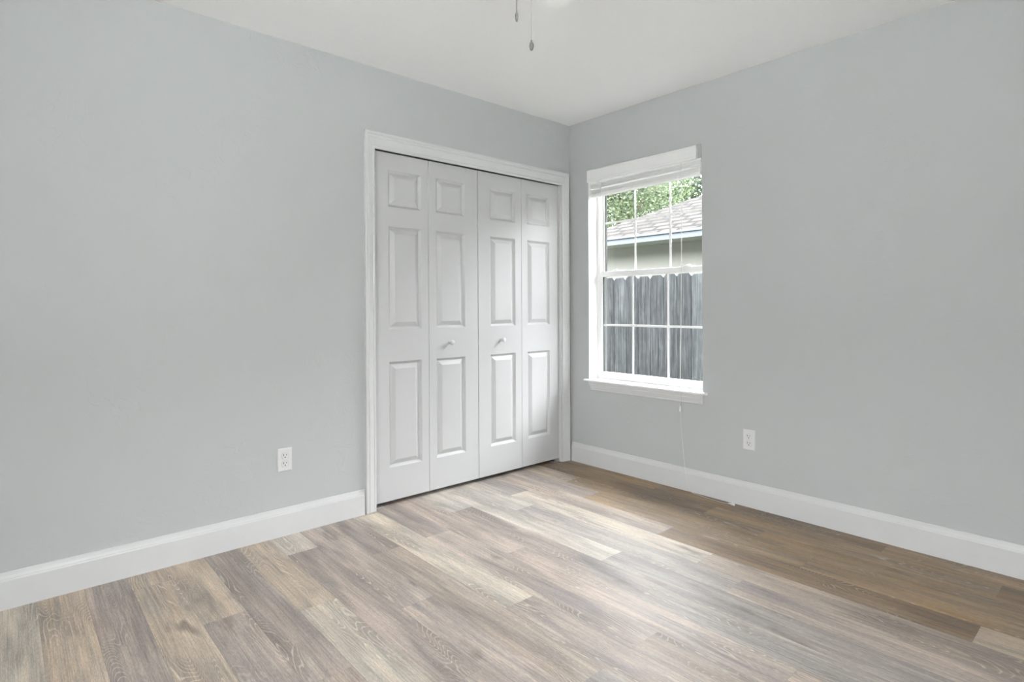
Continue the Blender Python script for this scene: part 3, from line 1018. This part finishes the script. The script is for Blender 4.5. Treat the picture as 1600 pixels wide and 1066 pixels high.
# ------------------------------------------------------------------ fence of dog-eared boards
FXX = 1.50
fence = empty('wooden_fence', (FXX, 0.6, GZ), 'weathered grey board fence outside the window', 'fence')
rf = random.Random(11)
y = -3.4
ZT = 1.413
seeds = []
while y < 3.8:
    wd = 0.139 + rf.uniform(-0.003, 0.003)
    top = ZT + rf.uniform(-0.008, 0.006)
    xo = FXX + rf.uniform(0, 0.006)
    e = 0.024
    pr_ = [(y, GZ + 0.02), (y + wd, GZ + 0.02), (y + wd, top - e), (y + wd - e, top), (y + e, top), (y, top - e)]
    b = MB().sweep([[(xo, p, q) for p, q in pr_], [(xo + 0.016, p, q) for p, q in pr_]])
    o = part(fence, 'board', b, FENCE)
    at = o.data.attributes.new('board_seed', 'FLOAT', 'FACE')
    sv = rf.random()
    for i in range(len(o.data.polygons)):
        at.data[i].value = sv
    y += wd + rf.uniform(0.003, 0.009)
for zr in (-0.15, 0.5, 1.15):
    o = part(fence, 'rail', MB().box((FXX + 0.024, -3.4, zr - 0.045), (FXX + 0.062, 3.8, zr + 0.045)), FENCE)
for yp in (-3.2, -0.8, 1.6, 3.7):
    o = part(fence, 'post', MB().box((FXX + 0.063, yp - 0.045, GZ), (FXX + 0.153, yp + 0.045, 1.36)), FENCE)

# ------------------------------------------------------------------ neighbour's house
EX, EY, EZ, PT = 3.50, 3.46, 2.110, 0.475         # eave line, corner of the eaves, eave height, roof pitch
house = empty('neighbor_house', (EX + 5, EY - 6, GZ), 'neighboring house with tan shingled hip roof beyond the fence', 'house')
EX2, EY2 = EX + 9.0, EY - 14.0
half = (EX2 - EX) / 2
me = bpy.data.meshes.new('roof')
rv = [(EX, EY, EZ), (EX, EY2, EZ), (EX2, EY2, EZ), (EX2, EY, EZ), (EX + half, EY - half, EZ + PT * half), (EX + half, EY2 + half, EZ + PT * half)]
rfc = [(0, 4, 5, 1), (1, 5, 2), (2, 5, 4, 3), (3, 4, 0), (0, 1, 2, 3)]
hl = house.location
me.from_pydata([(p[0] - hl.x, p[1] - hl.y, p[2] - hl.z) for p in rv], [], rfc)
uvl = me.uv_layers.new(name='UVMap')
k = math.sqrt(1 + PT * PT)
for pi_, pg in enumerate(me.polygons):
    for li in pg.loop_indices:
        v = rv[me.loops[li].vertex_index]
        hgt = (v[2] - EZ) / PT * k
        uvl.data[li].uv = (v[1], hgt) if pi_ in (0, 2) else (v[0], hgt)
me.materials.append(SHING)
ro = bpy.data.objects.new('roof', me)
COL.objects.link(ro)
ro.parent = house
b = MB()
b.box((EX - 0.02, EY2, EZ - 0.100), (EX, EY, EZ - 0.001)).box((EX2, EY2, EZ - 0.100), (EX2 + 0.02, EY, EZ - 0.001))
b.box((EX - 0.02, EY, EZ - 0.100), (EX2 + 0.02, EY + 0.02, EZ - 0.001)).box((EX - 0.02, EY2 - 0.02, EZ - 0.100), (EX2 + 0.02, EY2, EZ - 0.001))
b.box((EX - 0.045, EY2, EZ - 0.022), (EX - 0.02, EY + 0.03, EZ + 0.006))
part(house, 'fascia', b, FASCIA)
part(house, 'soffit', MB().box((EX, EY2, EZ - 0.092), (EX2, EY, EZ - 0.080)), SOFFIT)
part(house, 'wall', MB().box((EX + 0.45, EY2 + 0.45, GZ), (EX2 - 0.45, EY - 0.45, EZ - 0.093)), SIDING)
b = MB().box((EX + 0.435, EY - 0.545, GZ), (EX + 0.449, EY - 0.45, EZ - 0.094)).box((EX + 0.435, EY - 0.45, GZ), (EX + 0.53, EY - 0.436, EZ - 0.094))
part(house, 'corner_trim', b, CREAM)


# ------------------------------------------------------------------ trees beyond the roof
def tree(name, base, blobs, n, leaf_size, mat, label, seed, group=None):
    r = random.Random(seed)
    root = empty(name, base, label, 'tree', group)
    b = MB()
    bx, by, bz = base
    topz = max(bl_[2] for bl_ in blobs)
    b.tube([(bx, by, bz), (bx + 0.05, by, bz + 1.5), (bx - 0.05, by + 0.1, topz * 0.6), (bx, by, topz)], [0.22, 0.18, 0.12, 0.05], 10)
    for (cx, cy, cz, rr_) in blobs:
        zs_ = min(cz - 0.3, topz * 0.5)
        b.tube([(bx, by, max(zs_, bz + 1.2)), ((bx + cx) / 2, (by + cy) / 2, (zs_ + cz) / 2 + 0.2), (cx, cy, cz)], [0.09, 0.06, 0.025], 6)
    part(root, 'trunk', b, BARK)
    f = MB()
    tot = sum(q[3] ** 2 for q in blobs)
    for (cx, cy, cz, rr_) in blobs:
        for _ in range(int(n * rr_ ** 2 / tot)):
            d = Vector((r.gauss(0, 1), r.gauss(0, 1), r.gauss(0, 1))).normalized() * rr_ * (r.random() ** 0.42)
            c = Vector((cx, cy, cz)) + Vector((d.x, d.y, d.z * 0.85))
            e = Euler((r.uniform(0, 6.3), r.uniform(0, 6.3), r.uniform(0, 6.3))).to_matrix()
            s = leaf_size * r.uniform(0.7, 1.4)
            f.add([c + e @ Vector(q) for q in ((0, -s, 0), (0.42 * s, -0.1 * s, 0.10 * s), (0, s, 0), (-0.42 * s, -0.1 * s, 0.10 * s))], [(0, 1, 2), (0, 2, 3)])
    part(root, 'foliage', f, mat)
    return root


tree('leafy_tree', (11.5, 8.3, GZ), [(10.6, 8.0, 3.4, 1.1), (11.3, 7.2, 4.6, 1.3), (11.6, 9.0, 4.8, 1.5), (11.0, 8.4, 5.6, 1.2), (10.4, 8.9, 4.2, 1.0), (12.0, 8.0, 5.9, 1.4)], 26000, 0.048, LEAF2,
     'pale green leafy tree behind the low left end of the neighboring roof', 21, 'trees beyond the house')
tree('leafy_tree', (20.5, 11.5, GZ), [(19.6, 11.6, 6.2, 1.9), (20.0, 9.5, 7.0, 2.1), (20.6, 13.4, 6.7, 2.2), (20.3, 10.8, 8.6, 2.0), (20.0, 14.8, 7.2, 1.9), (19.8, 8.0, 7.4, 1.8)], 26000, 0.075, LEAF1,
     'darker leafy tree rising behind the upper slope of the neighboring roof', 22, 'trees beyond the house')
